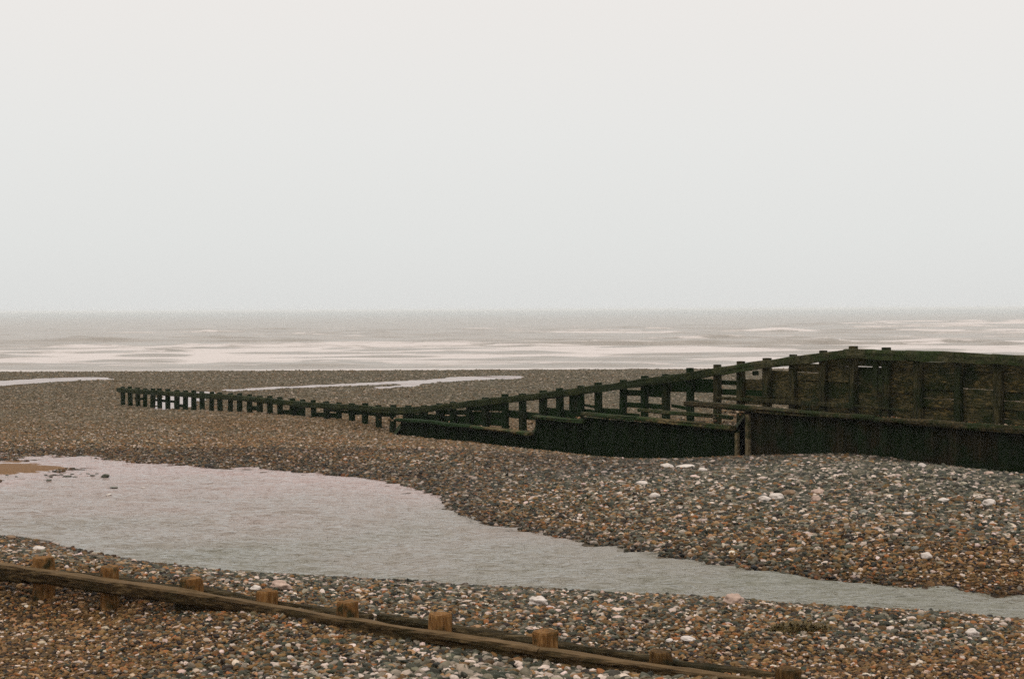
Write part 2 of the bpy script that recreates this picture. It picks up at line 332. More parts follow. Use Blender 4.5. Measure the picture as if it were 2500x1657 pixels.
# ------------------------------------------------------------------ pool water
def pool_mat(name, c1, c2, rough, bs, scale=(1.0, 2.6, 1)):
    m, n, l, b = newmat(name)
    t = n.new('ShaderNodeTexCoord'); mp = n.new('ShaderNodeMapping'); mp.inputs['Scale'].default_value = scale; l.new(t.outputs['Object'], mp.inputs[0])
    a = n.new('ShaderNodeTexNoise'); a.inputs['Scale'].default_value = 2.4; a.inputs['Detail'].default_value = 6; a.inputs['Roughness'].default_value = 0.6; l.new(mp.outputs[0], a.inputs['Vector'])
    c = n.new('ShaderNodeTexNoise'); c.inputs['Scale'].default_value = 0.35; c.inputs['Detail'].default_value = 2; l.new(t.outputs['Object'], c.inputs['Vector'])
    at = n.new('ShaderNodeAttribute'); at.attribute_name = 'shallow'  # shallow bed plus a painted sky reflection
    ad = n.new('ShaderNodeMath'); ad.operation = 'MULTIPLY_ADD'; ad.inputs[1].default_value = 0.5; l.new(c.outputs[0], ad.inputs[0]); l.new(at.outputs['Fac'], ad.inputs[2])
    r = ramp_node(n, [(.25, c1), (1.0, c2)]); l.new(ad.outputs[0], r.inputs[0])
    l.new(r.outputs[0], b.inputs['Base Color']); b.inputs['Roughness'].default_value = rough; b.inputs['IOR'].default_value = 1.33
    a2 = n.new('ShaderNodeTexNoise'); a2.inputs['Scale'].default_value = 5.5; a2.inputs['Detail'].default_value = 3; l.new(mp.outputs[0], a2.inputs['Vector'])
    pw = n.new('ShaderNodeMath'); pw.operation = 'POWER'; pw.inputs[1].default_value = 2.5; l.new(a2.outputs[0], pw.inputs[0])
    b0 = n.new('ShaderNodeBump'); b0.inputs['Strength'].default_value = bs; b0.inputs['Distance'].default_value = 0.10; l.new(pw.outputs[0], b0.inputs['Height'])
    bp = n.new('ShaderNodeBump'); bp.inputs['Strength'].default_value = bs; bp.inputs['Distance'].default_value = 0.05
    l.new(a.outputs[0], bp.inputs['Height']); l.new(b0.outputs[0], bp.inputs['Normal']); l.new(bp.outputs[0], b.inputs['Normal'])
    return m
M['pool'] = pool_mat('pool_water', (.118, .110, .078), (.27, .190, .170), 0.05, 1.0)
ts = np.linspace(0, 1, 520)
def resample(P, extra):
    P = [np.array([p.x, p.y]) for p in P]; P = np.array(P); s = P[:, 0]
    return P
NSa = np.array([[p.x, p.y] for p in NS]); FSa = np.array([[p.x, p.y] for p in FS])
def arclen(P, m):
    s = np.concatenate([[0], np.cumsum(np.hypot(*np.diff(P, axis=0).T))]); q = np.linspace(0, s[-1], m)
    return np.stack([np.interp(q, s, P[:, 0]), np.interp(q, s, P[:, 1])], -1)
# rows run from just under the near bank to just under the far bank
mcol = 460
A_ = arclen(NSa, mcol); B_ = arclen(FSa, mcol)
dirv = B_ - A_; ln = np.hypot(dirv[:, 0], dirv[:, 1])[:, None]; dirv = dirv / ln
A2 = A_ - dirv * 0.25; B2 = B_ + dirv * 0.22
tt = np.linspace(0, 1, 260)[:, None, None]
PP = A2[None] * (1 - tt) + B2[None] * tt
PX, PY = PP[..., 0], PP[..., 1]
rip = 0.008 - 0.034 * np.abs(fbm(PX * 1.5 + .35 * PY, PY * 2.9, 3)) * (.5 + .8 * vnoise(PX * .6 + 3, PY * .6)) + 0.014 * fbm(PX * 0.8 + 0.4 * PY, PY * 1.8, 3) + 0.040 * fbm(PX * 2.4 + .3 * PY, PY * 4.6 + 3, 3) * (0.45 + 0.9 * vnoise(PX * .5, PY * .5))
bed = tz(PX, PY)
shal_sky = sstep(-0.10, 0.0, bed) * 0.3 * sstep(24, 30, PY) + sstep(15, 32, PY) * 0.6  # distance term paints pink grazing sky reflection into the colour; bed term is shallows
pool = grid_mesh('pool_water', PX, PY, rip, M['pool'], {'shallow': shal_sky})
tag(pool, 'rippled tidal channel between the two shingle banks', kind='structure')

# ------------------------------------------------------------------ thin sheets of water on the lower beach
M['puddle'] = pool_mat('puddle_water', (.23, .165, .145), (.30, .225, .205), 0.22, 0.2)
def px_level(px, py):
    """where the sight line meets the beach"""
    v = ray(px, py); t = np.linspace(20, 140, 1200); zr = CAMZ + v.z / v.y * t; xr = v.x / v.y * t
    g = tz(xr, t, False); k = np.argmax(g >= zr)
    return float(xr[k]), float(t[k])
puddles = []
def puddle(label, pts):
    P = [px_level(x, y) for x, y in pts]; P = np.array(P + [P[0]])
    dense = []
    for a, b in zip(P[:-1], P[1:]):
        m = max(2, int(np.hypot(*(b - a)) / 0.5))
        for i in range(m): dense.append(a + (b - a) * i / m)
    dense = np.array(dense); dense[:, 0] += 0.8 * fbm(dense[:, 0] * .7, dense[:, 1] * .7, 3); dense[:, 1] += 0.45 * fbm(dense[:, 0] * .9 + 7, dense[:, 1] * .9, 3)
    puddles.append(dense)
    zz = tz(dense[:, 0], dense[:, 1]).mean() * 0 + tz(dense[:, 0], dense[:, 1])
    import bmesh
    bm = bmesh.new(); vs = [bm.verts.new((a[0], a[1], 0)) for a in dense]; f = bm.faces.new(vs)
    bmesh.ops.triangulate(bm, faces=[f])
    bmesh.ops.subdivide_edges(bm, edges=bm.edges[:], cuts=2, use_grid_fill=False)
    co = np.array([(v.co.x, v.co.y) for v in bm.verts]); z = tz(co[:, 0], co[:, 1]) + 0.03
    for v, q in zip(bm.verts, z): v.co.z = q
    for f in bm.faces:
        f.smooth = True
        if f.normal.z < 0: f.normal_flip()
    me = bpy.data.meshes.new('puddle_water'); bm.to_mesh(me); bm.free(); me.materials.append(M['puddle'])
    o = bpy.data.objects.new('puddle_water', me); COL.objects.link(o); tag(o, label, kind='structure')
puddle('thin pale puddle at the left edge of the lower beach', [(-60,934),(0,931),(90,925),(180,922),(262,922.5),(262,926),(200,930),(90,936),(0,943),(-60,946)])
puddle('long pale puddle curving across the lower beach', [(905,935),(1000,930),(1100,922),(1200,918.5),(1290,919),(1270,924),(1180,928),(1060,935),(1020,943),(960,947),(900,951),(905,946),(980,941),(960,938)])
puddle('narrow trickle of water on the lower beach', [(550,952),(640,947),(760,941),(905,935),(960,938),(905,939.5),(770,946),(640,952),(560,957)])
puddle('pool of water lying behind the posts of the far groyne', [(360,990),(380,975),(420,962),(490,958),(520,960),(505,972),(480,986),(430,998),(380,1001)])

# ------------------------------------------------------------------ sea
def sea_mat():
    m, n, l, b = newmat('sea_water')
    t = n.new('ShaderNodeTexCoord'); mp = n.new('ShaderNodeMapping'); mp.inputs['Scale'].default_value = (0.13, 0.24, 1); l.new(t.outputs['Object'], mp.inputs[0])
    a = n.new('ShaderNodeTexNoise'); a.inputs['Scale'].default_value = 1.1; a.inputs['Detail'].default_value = 9; a.inputs['Roughness'].default_value = 0.66; l.new(mp.outputs[0], a.inputs['Vector'])
    wr = ramp_node(n, [(.32, (.155, .125, .095)), (.68, (.245, .205, .170))]); l.new(a.outputs[0], wr.inputs[0])
    sp = n.new('ShaderNodeSeparateXYZ'); l.new(t.outputs['Object'], sp.inputs[0])     # silt carried near the beach, greyer water offshore
    far = n.new('ShaderNodeMapRange'); far.inputs['From Min'].default_value = 280; far.inputs['From Max'].default_value = 1600; l.new(sp.outputs['Y'], far.inputs[0])
    mf = n.new('ShaderNodeMixRGB'); l.new(far.outputs[0], mf.inputs[0]); l.new(wr.outputs[0], mf.inputs[1]); mf.inputs[2].default_value = (.185, .195, .185, 1)
    mp2 = n.new('ShaderNodeMapping'); mp2.inputs['Scale'].default_value = (0.13, 0.50, 1); l.new(t.outputs['Object'], mp2.inputs[0])
    f = n.new('ShaderNodeTexNoise'); f.inputs['Scale'].default_value = 1.6; f.inputs['Detail'].default_value = 9; f.inputs['Roughness'].default_value = 0.72; l.new(mp2.outputs[0], f.inputs['Vector'])
    at = n.new('ShaderNodeAttribute'); at.attribute_name = 'foam'
    s = n.new('ShaderNodeMath'); s.operation = 'ADD'; l.new(at.outputs['Fac'], s.inputs[0]); l.new(f.outputs[0], s.inputs[1])
    mr = n.new('ShaderNodeMapRange'); mr.inputs['From Min'].default_value = 0.82; mr.inputs['From Max'].default_value = 1.0; l.new(s.outputs[0], mr.inputs[0])
    mxx = n.new('ShaderNodeMixRGB'); l.new(mr.outputs[0], mxx.inputs[0]); l.new(mf.outputs[0], mxx.inputs[1]); mxx.inputs[2].default_value = (.49, .435, .41, 1)
    l.new(mxx.outputs[0], b.inputs['Base Color'])
    rr = n.new('ShaderNodeMapRange'); rr.inputs['To Min'].default_value = 0.25; rr.inputs['To Max'].default_value = 0.9; l.new(mr.outputs[0], rr.inputs[0]); l.new(rr.outputs[0], b.inputs['Roughness'])
    b.inputs['IOR'].default_value = 1.33
    bp = n.new('ShaderNodeBump'); bp.inputs['Strength'].default_value = 0.7; bp.inputs['Distance'].default_value = 0.9
    l.new(a.outputs[0], bp.inputs['Height']); l.new(bp.outputs[0], b.inputs['Normal'])
    return m
M['sea'] = sea_mat()
SEA = -2.0
Xs, Ys = fan(112, 900, 0.0042, 0.4, 560, 0.52, 10)
def sea_fields(x, y):
    h = 0.16 * fbm(x * 0.06, y * 0.18, 4) + 0.07 * fbm(x * 0.15 + 4, y * 0.5, 3)
    h = h * sstep(128, 165, y) + 0.32 * fbm(x * 0.04 + 3, y * 0.08, 4) * sstep(200, 320, y)
    fo = np.zeros_like(x)
    # general surf: nearly white between 150 and 212 m, thinning to a silvery wash at the beach
    fo = fo + (0.56 + 0.10 * fbm(x * 0.05, y * 0.3, 3)) * sstep(220, 207, y + 6 * fbm(x * .015, x * 0 + 2, 3)) * sstep(140, 160, y)
    fo = fo + (0.45 + 0.12 * fbm(x * 0.05 + 8, y * 0.35, 3)) * sstep(160, 140, y) * sstep(129, 133, y)
    # foam edge at the beach
    # breakers: y0, x centre, half length, height, foam, trail towards the camera
    for y0, xc, hl, am, fa, tr in ((214, 0, 200, .55, .5, 10), (208, -78, 8, .9, .7, 8), (186, 10, 90, .30, .45, 5), (172, -40, 30, .16, .42, 3), (166, 30, 50, .25, .3, 3), (152, -10, 80, .18, .3, 3), (143, 20, 60, .12, .2, 2),
                                   (338, 75, 78, .55, .62, 16), (352, 22, 16, .45, .45, 10), (300, 105, 60, .45, .5, 12), (262, 80, 70, .4, .42, 9), (480, 150, 50, .7, .6, 26), (560, 190, 60, .7, .55, 30), (410, 150, 60, .5, .5, 18),
                                   (424, -52, 6, .45, .62, 3), (345, -47, 6, .3, .45, 3), (300, -70, 9, .5, .4, 5), (272, -33, 5, .4, .5, 3), (252, -62, 30, .55, .05, 5), (246, 5, 30, .6, .05, 5), (285, -10, 40, .45, .08, 5), (236, 60, 26, .5, .1, 4), (345, 0, 22, .4, .42, 8), (255, -80, 12, .5, .3, 4),
                                   (168, -60, 6, .5, .0, 2), (160, -66, 4, .45, 0, 2), (178, -5, 9, .46, .0, 2), (212.5, 0, 220, .35, .62, 5), (196, -30, 40, .2, .5, 4), (188, 50, 60, .2, .5, 4)):
        yl = y0 + 3.0 * fbm(x * 0.02 + y0, x * 0 + 1, 3) * (y0 / 250)
        ex = np.exp(-np.abs((x - xc) / hl) ** 4) * (0.35 + 1.2 * vnoise(x * 0.11 + y0, x * 0 + 3))
        dy = y - yl; wf, wb = 0.9 + y0 * 0.002, 2.6 + y0 * 0.008
        prof = np.where(dy < 0, np.exp(-(dy / wf) ** 2), np.exp(-(dy / wb) ** 2))
        h = h + (.55 if y0 < 300 else .8) * am * ex * prof
        fb = np.where(dy < 0, np.exp(dy / tr) , np.exp(-(dy / 1.2) ** 2))
        fo = np.maximum(fo, fa * np.clip(ex * 1.2, 0, 1) * fb) if fa > .15 else fo - 0.5 * ex * prof * (am > .45)
    # many short crests: a dark face towards the beach, some of them spilling white
    ya, xa = y[:, 0], x
    for i in range(330):
        y0 = 138 + 330 * W1[i, 0] ** 1.7; xc = (W1[i, 1] - .5) * .86 * y0; hl = (2.5 + 13 * W1[i, 2] ** 1.5) * (y0 / 220) ** .6; am = (.16 + .34 * W1[i, 3]) * (1 if y0 > 190 else .6) * (y0 / 240) ** .35
        r0, r1 = np.searchsorted(ya, [y0 - 9, y0 + 16]); sl = slice(r0, r1); xx, yy = x[sl], y[sl]
        yl = y0 + 2.5 * fbm(xx * .05 + i, xx * 0 + 1, 2); ex = np.exp(-np.abs((xx - xc) / hl) ** 3) * (.4 + 1.0 * vnoise(xx * .25 + i, xx * 0 + 3)); dy = yy - yl
        prof = np.where(dy < 0, np.exp(-(dy / (.8 + y0 * .002)) ** 2), np.exp(-(dy / (2 + y0 * .008)) ** 2)); h[sl] += .62 * am * ex * prof
        if W1[i, 4] > .60: fo[sl] = np.maximum(fo[sl], .50 * np.clip(ex * 1.3, 0, 1) * np.where(dy < 0, np.exp(dy / (1.5 + y0 * .008)), np.exp(-(dy / 1.5) ** 2)))
        else: fo[sl] -= .75 * ex * np.where(dy < 0, np.exp(-((dy + 1) / (1.6 + y0 * .004)) ** 2), 0)
    return h * sstep(126, 140, y), fo
W1 = np.random.default_rng(5).random((330, 5))
h, fo = sea_fields(Xs, Ys)
shore = 129.0 + 1.6 * fbm(Xs * .06, Xs * 0 + 5, 3)
fo = fo + 0.5 * np.exp(-((Ys - shore - 1.0) / 1.2) ** 2)
sea = grid_mesh('sea_water', Xs, Ys, SEA + h, M['sea'], {'foam': fo})
tag(sea, 'brownish grey sea with white surf breaking towards the beach', kind='structure')
Yf, Tf = np.meshgrid(Ys[-1, 0] * 1.03 ** np.arange(0, 95), np.linspace(-1, 1, 200), indexing='ij')
Xf = Tf * (0.52 * Yf + 10)
zf = SEA + 0.25 * fbm(Xf * .01, Yf * .03, 3) * sstep(Yf[-1, 0], 2000, Yf); zf[0] = SEA + np.interp(Xf[0], Xs[-1], h[-1])
seaf = grid_mesh('sea_water', Xf, Yf, zf, M['sea'], {'foam': np.zeros_like(Xf)})
tag(seaf, 'open sea out to the horizon', kind='structure')

# ------------------------------------------------------------------ timber shapes
def section(wd, ht, k=3, p=5.0):
    pts = []
    m = 4 * k
    for i in range(m):
        a = 2 * math.pi * (i + .5) / m; c, s = math.cos(a), math.sin(a)
        r = (abs(c) ** p + abs(s) ** p) ** (-1 / p); pts.append((c * r * wd / 2, s * r * ht / 2))
    return pts
def timber(path, wd, ht, jit=0.006, seg=0.22, p=6.0, k=3, verts=None, faces=None, sag=0):
    """a worn squared timber swept along a polyline; returns verts, faces. wd across, ht upwards. Path points are the centre line."""
    V = verts if verts is not None else []; Fc = faces if faces is not None else []
    P = [Vector(q) for q in path]; dense = []
    for a, b in zip(P[:-1], P[1:]):
        m = max(1, int((b - a).length / seg))
        for i in range(m): dense.append(a.lerp(b, i / m))
    dense.append(P[-1]); S0 = section(wd, ht, k, p); m = len(S0); base = len(V); o1 = random.random() * 99
    for i, q in enumerate(dense):
        t = (dense[min(i + 1, len(dense) - 1)] - dense[max(i - 1, 0)]).normalized()
        up = Vector((0, 0, 1)) if abs(t.z) < 0.8 else Vector((GU.x, GU.y, 0))
        sd_ = t.cross(up).normalized(); u2 = sd_.cross(t).normalized()
        f = 0.93 if i in (0, len(dense) - 1) else 1.0
        for j, (a, b) in enumerate(S0):
            nz = 1 + (float(vnoise(i * .35 + o1, j * .8)) - .5) * 2 * jit / (min(wd, ht) / 2) + random.uniform(-.3, .3) * jit / (min(wd, ht) / 2)
            V.append(q + sd_ * a * f * nz + u2 * b * f * nz)
    for i in range(len(dense) - 1):
        for j in range(m):
            a = base + i * m + j; b = base + i * m + (j + 1) % m
            Fc.append((a, b, b + m, a + m))
    Fc.append(tuple(base + j for j in range(m))[::-1]); Fc.append(tuple(base + (len(dense) - 1) * m + j for j in range(m)))
    return V, Fc
def timber_obj(name, path, wd, ht, mat, parent, smooth=False, **kw):
    V, Fc = timber(path, wd, ht, **kw); o = mesh_obj(name, V, Fc, mat, parent, smooth=smooth)
    return o

# ------------------------------------------------------------------ far groyne: posts, rail, boards
gro = empty('timber_groyne', tuple(on_line(298)) [:2] + (-1.1,))
tag(gro, 'long dark green timber groyne of posts and sloping top rail running down to the sea', 'groyne')
rail_top = [(287,946),(426,955),(583,965),(761,981.5),(850,987),(925,992),(965,994.5),(1024,992.4),(1109,982),(1193,972),(1340,955),(1401,947),(1503,934),(1587,920.6),(1689,909),(1741,898),(1860,881),(1960,868),(2040,857),(2063,853.5),
            (2130,853.6),(2211,856.4),(2300,859),(2423,862.8),(2500,868),(2620,876)]
ROFF = 0.17; RH = 0.22
rp = [on_wall(x, y, ROFF) for x, y in rail_top]; rp = [q - Vector((0, 0, RH / 2)) for q in rp]
def rail_z(pos):
    s = (pos - G0).dot(GU); ss = [(q - G0).dot(GU) for q in rp]
    return float(np.interp(s, ss, [q.z for q in rp])) + RH / 2
cuts = [0, 3, 6, 9, 12, 15, 18, 19, 21, 23, 25]
for a, b in zip(cuts[:-1], cuts[1:]):          # rail built from butted lengths
    timber_obj('top_rail', [q + (Vector((0,0,random.uniform(-.012,.012)))) for q in rp[a:b + 1]], 0.13, RH * (1.12 if a >= 18 else 1.0), M['railo'] if a >= 15 else M['rail'], gro, jit=0.012, p=7)
post_px = [270 + x / 6.39 for x in (180,300,420,520,640,755,880,1020,1155,1285,1420,1560,1700,1850,2000,2160,2320)]
post_px += [620 + x / 6.39 for x in (240,400,590,750,930,1130,1320,1520,1720,1940,2150)]
post_px += [940 + x / 5.915 for x in (320,560,770,985,1210,1460,1735,1985,2270)]
post_px += [1300 + x / 5.915 for x in (400,680,960,1290,1610,1930,2285)]
post_px += [1640 + x / 5.915 for x in (660,995,1378,1740,2190)] + [2000 + x / 4.732 for x in (405,790,1160,1620,2070,2530)] + [2640]
for i, px in enumerate(post_px):
    q = on_line(px); rz = rail_z(q); ext = random.uniform(0.035, 0.085)
    if px > 1700: ext = random.uniform(.06, .09)
    if px > 2190: ext = -0.05
    if 1100 < px < 1180 and abs(px - 1144.6) < 2: ext = -.04
    if abs(px - 1687) < 5: ext = .14
    g = min(tz1(q.x, q.y), rz - 0.4) - 0.3
    wd = random.uniform(.17, .20); lean = Vector((random.uniform(-.022, .022), random.uniform(-.015, .015), 0))
    timber_obj('post', [Vector((q.x, q.y, g)), Vector((q.x, q.y, (g + rz) / 2)) + lean, Vector((q.x, q.y, rz + ext)) + lean * 2], wd, wd, M['postb'] if px > 1730 else M['post'], gro, jit=0.008, seg=.3, p=8)
def plank(x0, t0, b0, x1, t1, b1, mat='gboard', off=-0.13, th=0.05, name='board'):
    A = on_wall(x0, t0, off); A2_ = on_wall(x0, b0, off); B = on_wall(x1, t1, off); B2_ = on_wall(x1, b1, off)
    m = 6; V = []; Fc = []
    o1 = random.random() * 50
    cols = max(3, int((B - A).length / .25))
    for i in range(cols + 1):
        t = i / cols; T = A.lerp(B, t); Bo = A2_.lerp(B2_, t)
        e1 = (float(vnoise(i * .9 + o1, 1)) - .5) * .02; e2 = (float(vnoise(i * .9 + o1, 7)) - .5) * .02
        ys = [T.z + e1 - .012, T.z + e1, T.z + e1, T.z + e1 - .012, Bo.z + e2 + .012, Bo.z + e2, Bo.z + e2, Bo.z + e2 + .012]
        os_ = [th / 2, th / 2 - .012, -th / 2 + .012, -th / 2, -th / 2, -th / 2 + .012, th / 2 - .012, th / 2]
        for zz, oo in zip(ys, os_): V.append(Vector((T.x, T.y, zz)) + GN * oo)
    for i in range(cols):
        for j in range(8):
            a = i * 8 + j; b = i * 8 + (j + 1) % 8; Fc.append((b, a, a + 8, b + 8))
    Fc.append(tuple(range(8))); Fc.append(tuple(cols * 8 + j for j in range(8))[::-1])
    return mesh_obj(name, V, Fc, M[mat], gro, smooth=False)
for a in [(330,970,976,352,970.5,976.5),(368,972,978,430,978,984),(426,985,993,452,988,995),(603,990,1000,634,991,1002),(680,1000,1010,742,1001,1015),(708,990,1001,742,991,1003),
          (765,1006,1016,828,1008,1021),(793,995,1004,828,996,1006),(828,1001,1008,852,1002,1009),(850,998,1010,958,1008,1018),
          (958,1002,1012,1000,1006,1014),(985,1010,1030,1085,1012,1034),(1000,1000,1010,1044,1000,1011),(1065,1000,1011,1150,1001,1013),(1065,1014,1036,1240,1017,1040),(1143,980,1003,1237,974,1004),(1143,1004,1022,1237,1006,1024),
          (1237,1000,1018,1320,1008,1026),(1317,992,1014,1425,1004,1024),(1427,985,991,1460,991,999),(1460,995,1003,1512,998,1006),(1427,998,1012,1560,1010,1024),
          (1523,951,965,1568,952,966),(1568,937,968,1625,934,970),(1625,932,955,1690,925,957),(1523,981,993,1627,986,1000),(1640,985,994,1690,995,1004),
          (1687,923,956,1751,927,959),(1687,976,990,1760,984,998),
          (1751,927,938,1858,930,943),(1751,948,963,1872,952,969)]:
    plank(*a)
plank(1751,967,974,2085,985,998,'postb',0.13,.09,'low_beam')
plank(2074,986,992,2215,999,1005,'postb',0.13,.08,'low_beam')
plank(1838,905,916,1851,905,916,'post')
plank(1393,966,1003,1412,962,1004,'post',-.1,.12,'broken_stump')
plank(2132,880,968,2144,880,969,'postb',0.13,.07,'brace')
plank(2146,915,958,2156,916,960,'postb',0.13,.07,'brace')
# full boarding on the high part
bays = [(1807, 1871.6, 1.70), (1873, 1934, 1.86), (1935.5, 2010, 2.07)] + [(a, b, 2.215) for a, b in ((2012,2085),(2087,2167),(2169,2245),(2247,2342),(2344,2437),(2439,2534),(2536,2640))]
for x0, x1, top in bays:
    z = top + (random.uniform(-.015, -.0) if x0 > 2240 else (.02 if x0 > 2010 else 0)); zb = 0.98 if x0 < 2150 else .80
    row = 0
    if x0 == 1807: z = 1.60
    while z > zb:
        hgt = random.uniform(.19, .235); gap = -.004 if random.random() < .93 else 0.012
        A = on_line(x0, -.13); B = on_line(x1, -.13); j0, j1 = random.uniform(-.006, .006), random.uniform(-.006, .006)
        ya = lambda P, zz: None
        V = []; Fc = []; cols = 4; th = random.uniform(.045, .06); z2 = z - hgt + gap
        ofs = random.uniform(-.03, .03)
        for i in range(cols + 1):
            T = A.lerp(B, i / cols); e1 = random.uniform(-.004, .004); e2 = random.uniform(-.004, .004); jj = j0 + (j1 - j0) * i / cols
            for zz, oo in ((z + jj + e1 - .01, th/2), (z + jj + e1, th/2 - .01), (z + jj + e1, -th/2), (z2 + jj + e2, -th/2), (z2 + jj + e2, th/2 - .01), (z2 + jj + e2 + .01, th/2)):
                V.append(Vector((T.x, T.y, zz)) + GN * (oo + ofs))
        for i in range(cols):
            for j in range(6):
                a = i * 6 + j; b = i * 6 + (j + 1) % 6; Fc.append((b, a, a + 6, b + 6))
        Fc.append(tuple(range(6))); Fc.append(tuple(cols * 6 + j for j in range(6))[::-1])
        mesh_obj('board', V, Fc, M['boardy'] if (row in (3, 4, 5) and random.random() < .55) or (row == 2 and x0 > 2160) else M['board'], gro, smooth=False); row += 1
        z -= hgt + .002

# ------------------------------------------------------------------ steel sheet piling with timber caps
def piling(label, x0, x1, ztop, mat, caps, off=WOFF, edges=()):
    A = on_line(x0, off); B = on_line(x1, off); L = (B - A).length
    root = empty('sheet_pile_wall', ((A.x + B.x) / 2, (A.y + B.y) / 2, ztop - 1.5)); tag(root, label, 'sea wall')
    V = []; Fc = []; s = 0; pat = [(0, 0), (.10, .10), (.32, .10), (.42, 0), (.62, 0)]; prof = []
    while s < L:
        for a, b in pat[:-1]:
            if s + a < L: prof.append((s + a, -b))
        s += .62
    prof.append((L, 0)); th = .02
    for a, b in prof:
        P = A + GU * a + GN * b
        for zz in (ztop + random.uniform(-.01, .01), ztop - .5, ztop - 1.0, ztop - 2.2): V.append(Vector((P.x, P.y, zz)))
    for a, b in prof:
        P = A + GU * a + GN * (b - th); 
        for zz in (ztop, ztop - .5, ztop - 1.0, ztop - 2.2): V.append(Vector((P.x, P.y, zz)))
    m = len(prof); o = 4 * m
    for i in range(m - 1):
        for j in range(3):
            a = i * 4 + j; Fc.append((a, a + 1, a + 5, a + 4)); Fc.append((o + a + 4, o + a + 5, o + a + 1, o + a))
        a = i * 4; Fc.append((a, a + 4, o + a + 4, o + a))
    for a in (0, (m - 1) * 4):
        for j in range(3): Fc.append((a + j, o + a + j, o + a + j + 1, a + j + 1))
    mesh_obj('pile_panel', V, Fc, mat, root, smooth=False)
    for cx0, cx1, z0, z1, wd, ht, cm, co in caps:
        a = on_line(cx0, off + co); b = on_line(cx1, off + co); a.z = z0 - ht / 2; b.z = z1 - ht / 2
        mid = [a.lerp(b, t) + Vector((0, 0, random.uniform(-.012, .012))) for t in np.linspace(0, 1, 7)]
        timber_obj('cap_beam', mid, wd, ht, cm, root, jit=.014, p=5, seg=.3)
    for ex, wz in edges:
        a = on_line(ex, off + .06)
        timber_obj('edge_post', [Vector((a.x, a.y, ztop - 2)), Vector((a.x, a.y, ztop - .06))], wz, .1, M['edge'], root, jit=.006, seg=.3)
    return root
def zl(px, py, off=WOFF): return on_wall(px, py, off).z
piling('tallest and nearest stretch of rusty dark sheet piling, capped by a long timber, at the right edge', 1818, 2640, .86, M['pile'],
       [(1676, 2140, zl(1680, 978), zl(2148, 1015), .30, .15, M['capb'], 0.0), (2143, 2640, zl(2148, 1015.5), zl(2500, 1041), .30, .15, M['capb'], 0.0)], edges=((1826, .13),))
piling('middle stretch of dark green sheet piling with a pale worn cap beam', 1424, 1806, .36, M['pileg'],
       [(1424, 1560, zl(1427, 1006), zl(1553, 1016.5), .26, .11, M['capg'], 0.0), (1562, 1790, zl(1563, 1017), zl(1790, 1040.5), .30, .12, M['cap'], 0.0),
        (1560, 1786, zl(1563, 1001), zl(1786, 1019), .16, .10, M['capg'], -0.45)], edges=((1800, .12),))
piling('short step of algae green sheet piling just below the pale capped stretch', 1306, 1422, .20, M['pileg'],
       [(1304, 1428, zl(1310, 1013), zl(1428, 1024), .24, .10, M['capg'], 0.02)])
piling('lowest stretch of green sheet piling at the seaward end with a sagging cap', 976, 1304, -.30, M['pileg'],
       [(968, 1150, zl(972, 1019), zl(1150, 1036), .24, .12, M['gboard'], 0.04), (1152, 1294, zl(1152, 1036), zl(1293, 1054), .22, .11, M['cap'], 0.06)])

# shingle held between the piling and the posts
bx = [(960, -.9), (985, -.32), (1300, -.36), (1310, -.02), (1425, .02), (1432, .30), (1672, .33), (1795, .36), (1822, .78), (1900, .80), (2140, .84), (2640, .84)]
rows = []; cols_o = (WOFF - .06, WOFF - .3, WOFF * .5, 0.1, -.5, -1.2, -2.2, -3.4)
pxs = np.linspace(958, 2640, 260); BX = np.zeros((len(cols_o), 260)); BY = BX.copy(); BZ = BX.copy()
for i, px in enumerate(pxs):
    z = float(np.interp(px, [b[0] for b in bx], [b[1] for b in bx]))
    for k, o_ in enumerate(cols_o):
        q = on_line(px, o_); g = tz1(q.x, q.y); BX[k, i] = q.x; BY[k, i] = q.y
        BZ[k, i] = z + (.0 if k < 4 else 0) + .03 * float(fbm(q.x * 2, q.y * 2, 3)) if k < 4 else (z * (1 - (k - 3) / 4.) + (g - .15) * (k - 3) / 4.)
M['moss'] = wood_mat('mossy_shingle', (0.008, 0.009, 0.004), (0.024, 0.022, 0.009), (0.09, 0.062, 0.028), (0.010, 0.018, 0.005), 0.55, (1, 1, 1), gscale=2.2)
bank = grid_mesh('bank_ground', BX[::-1], BY[::-1], BZ[::-1], M['moss'], {'brown': np.clip(.75 + .2 * fbm(BX, BY, 2), 0, 1), 'sand': np.zeros_like(BX)})
tag(bank, 'brown shingle held between the sheet piling and the posts', kind='structure')

# ------------------------------------------------------------------ near groyne
ng = empty('low_timber_groyne', (-3.2, 14.9, .2))
tag(ng, 'low brown timber groyne half buried in foreground shingle, two rails with squat orange posts', 'groyne')
front = [(-160,1349),(0,1372),(68,1382),(270,1412),(423,1433),(560,1455),(718,1482),(850,1505),(1000,1528),(1109,1542),(1318,1577),(1504,1604),(1644,1626),(1830,1650),(1960,1667)]
FO = 0.17
fp = [on_wall(x, y, FO, N0, NV) for x, y in front]
def sweep(pts, hs, wd, name, mat, par, **kw):
    """one worn rail: centre line below the top edge by half its height"""
    P = [p - Vector((0, 0, hh / 2 + .012)) for p, hh in zip(pts, hs)]
    return timber_obj(name, P, wd, sum(hs) / len(hs), mat, par, **kw)
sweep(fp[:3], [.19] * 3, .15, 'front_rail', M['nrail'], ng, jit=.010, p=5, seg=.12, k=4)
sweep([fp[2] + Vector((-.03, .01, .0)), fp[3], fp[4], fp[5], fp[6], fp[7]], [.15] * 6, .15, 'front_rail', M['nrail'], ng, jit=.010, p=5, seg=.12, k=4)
sweep([fp[7] + Vector((.0, -.0, .0)), fp[8], fp[9], fp[10]], [.13] * 4, .15, 'front_rail', M['nrail'], ng, jit=.010, p=5, seg=.12, k=4)
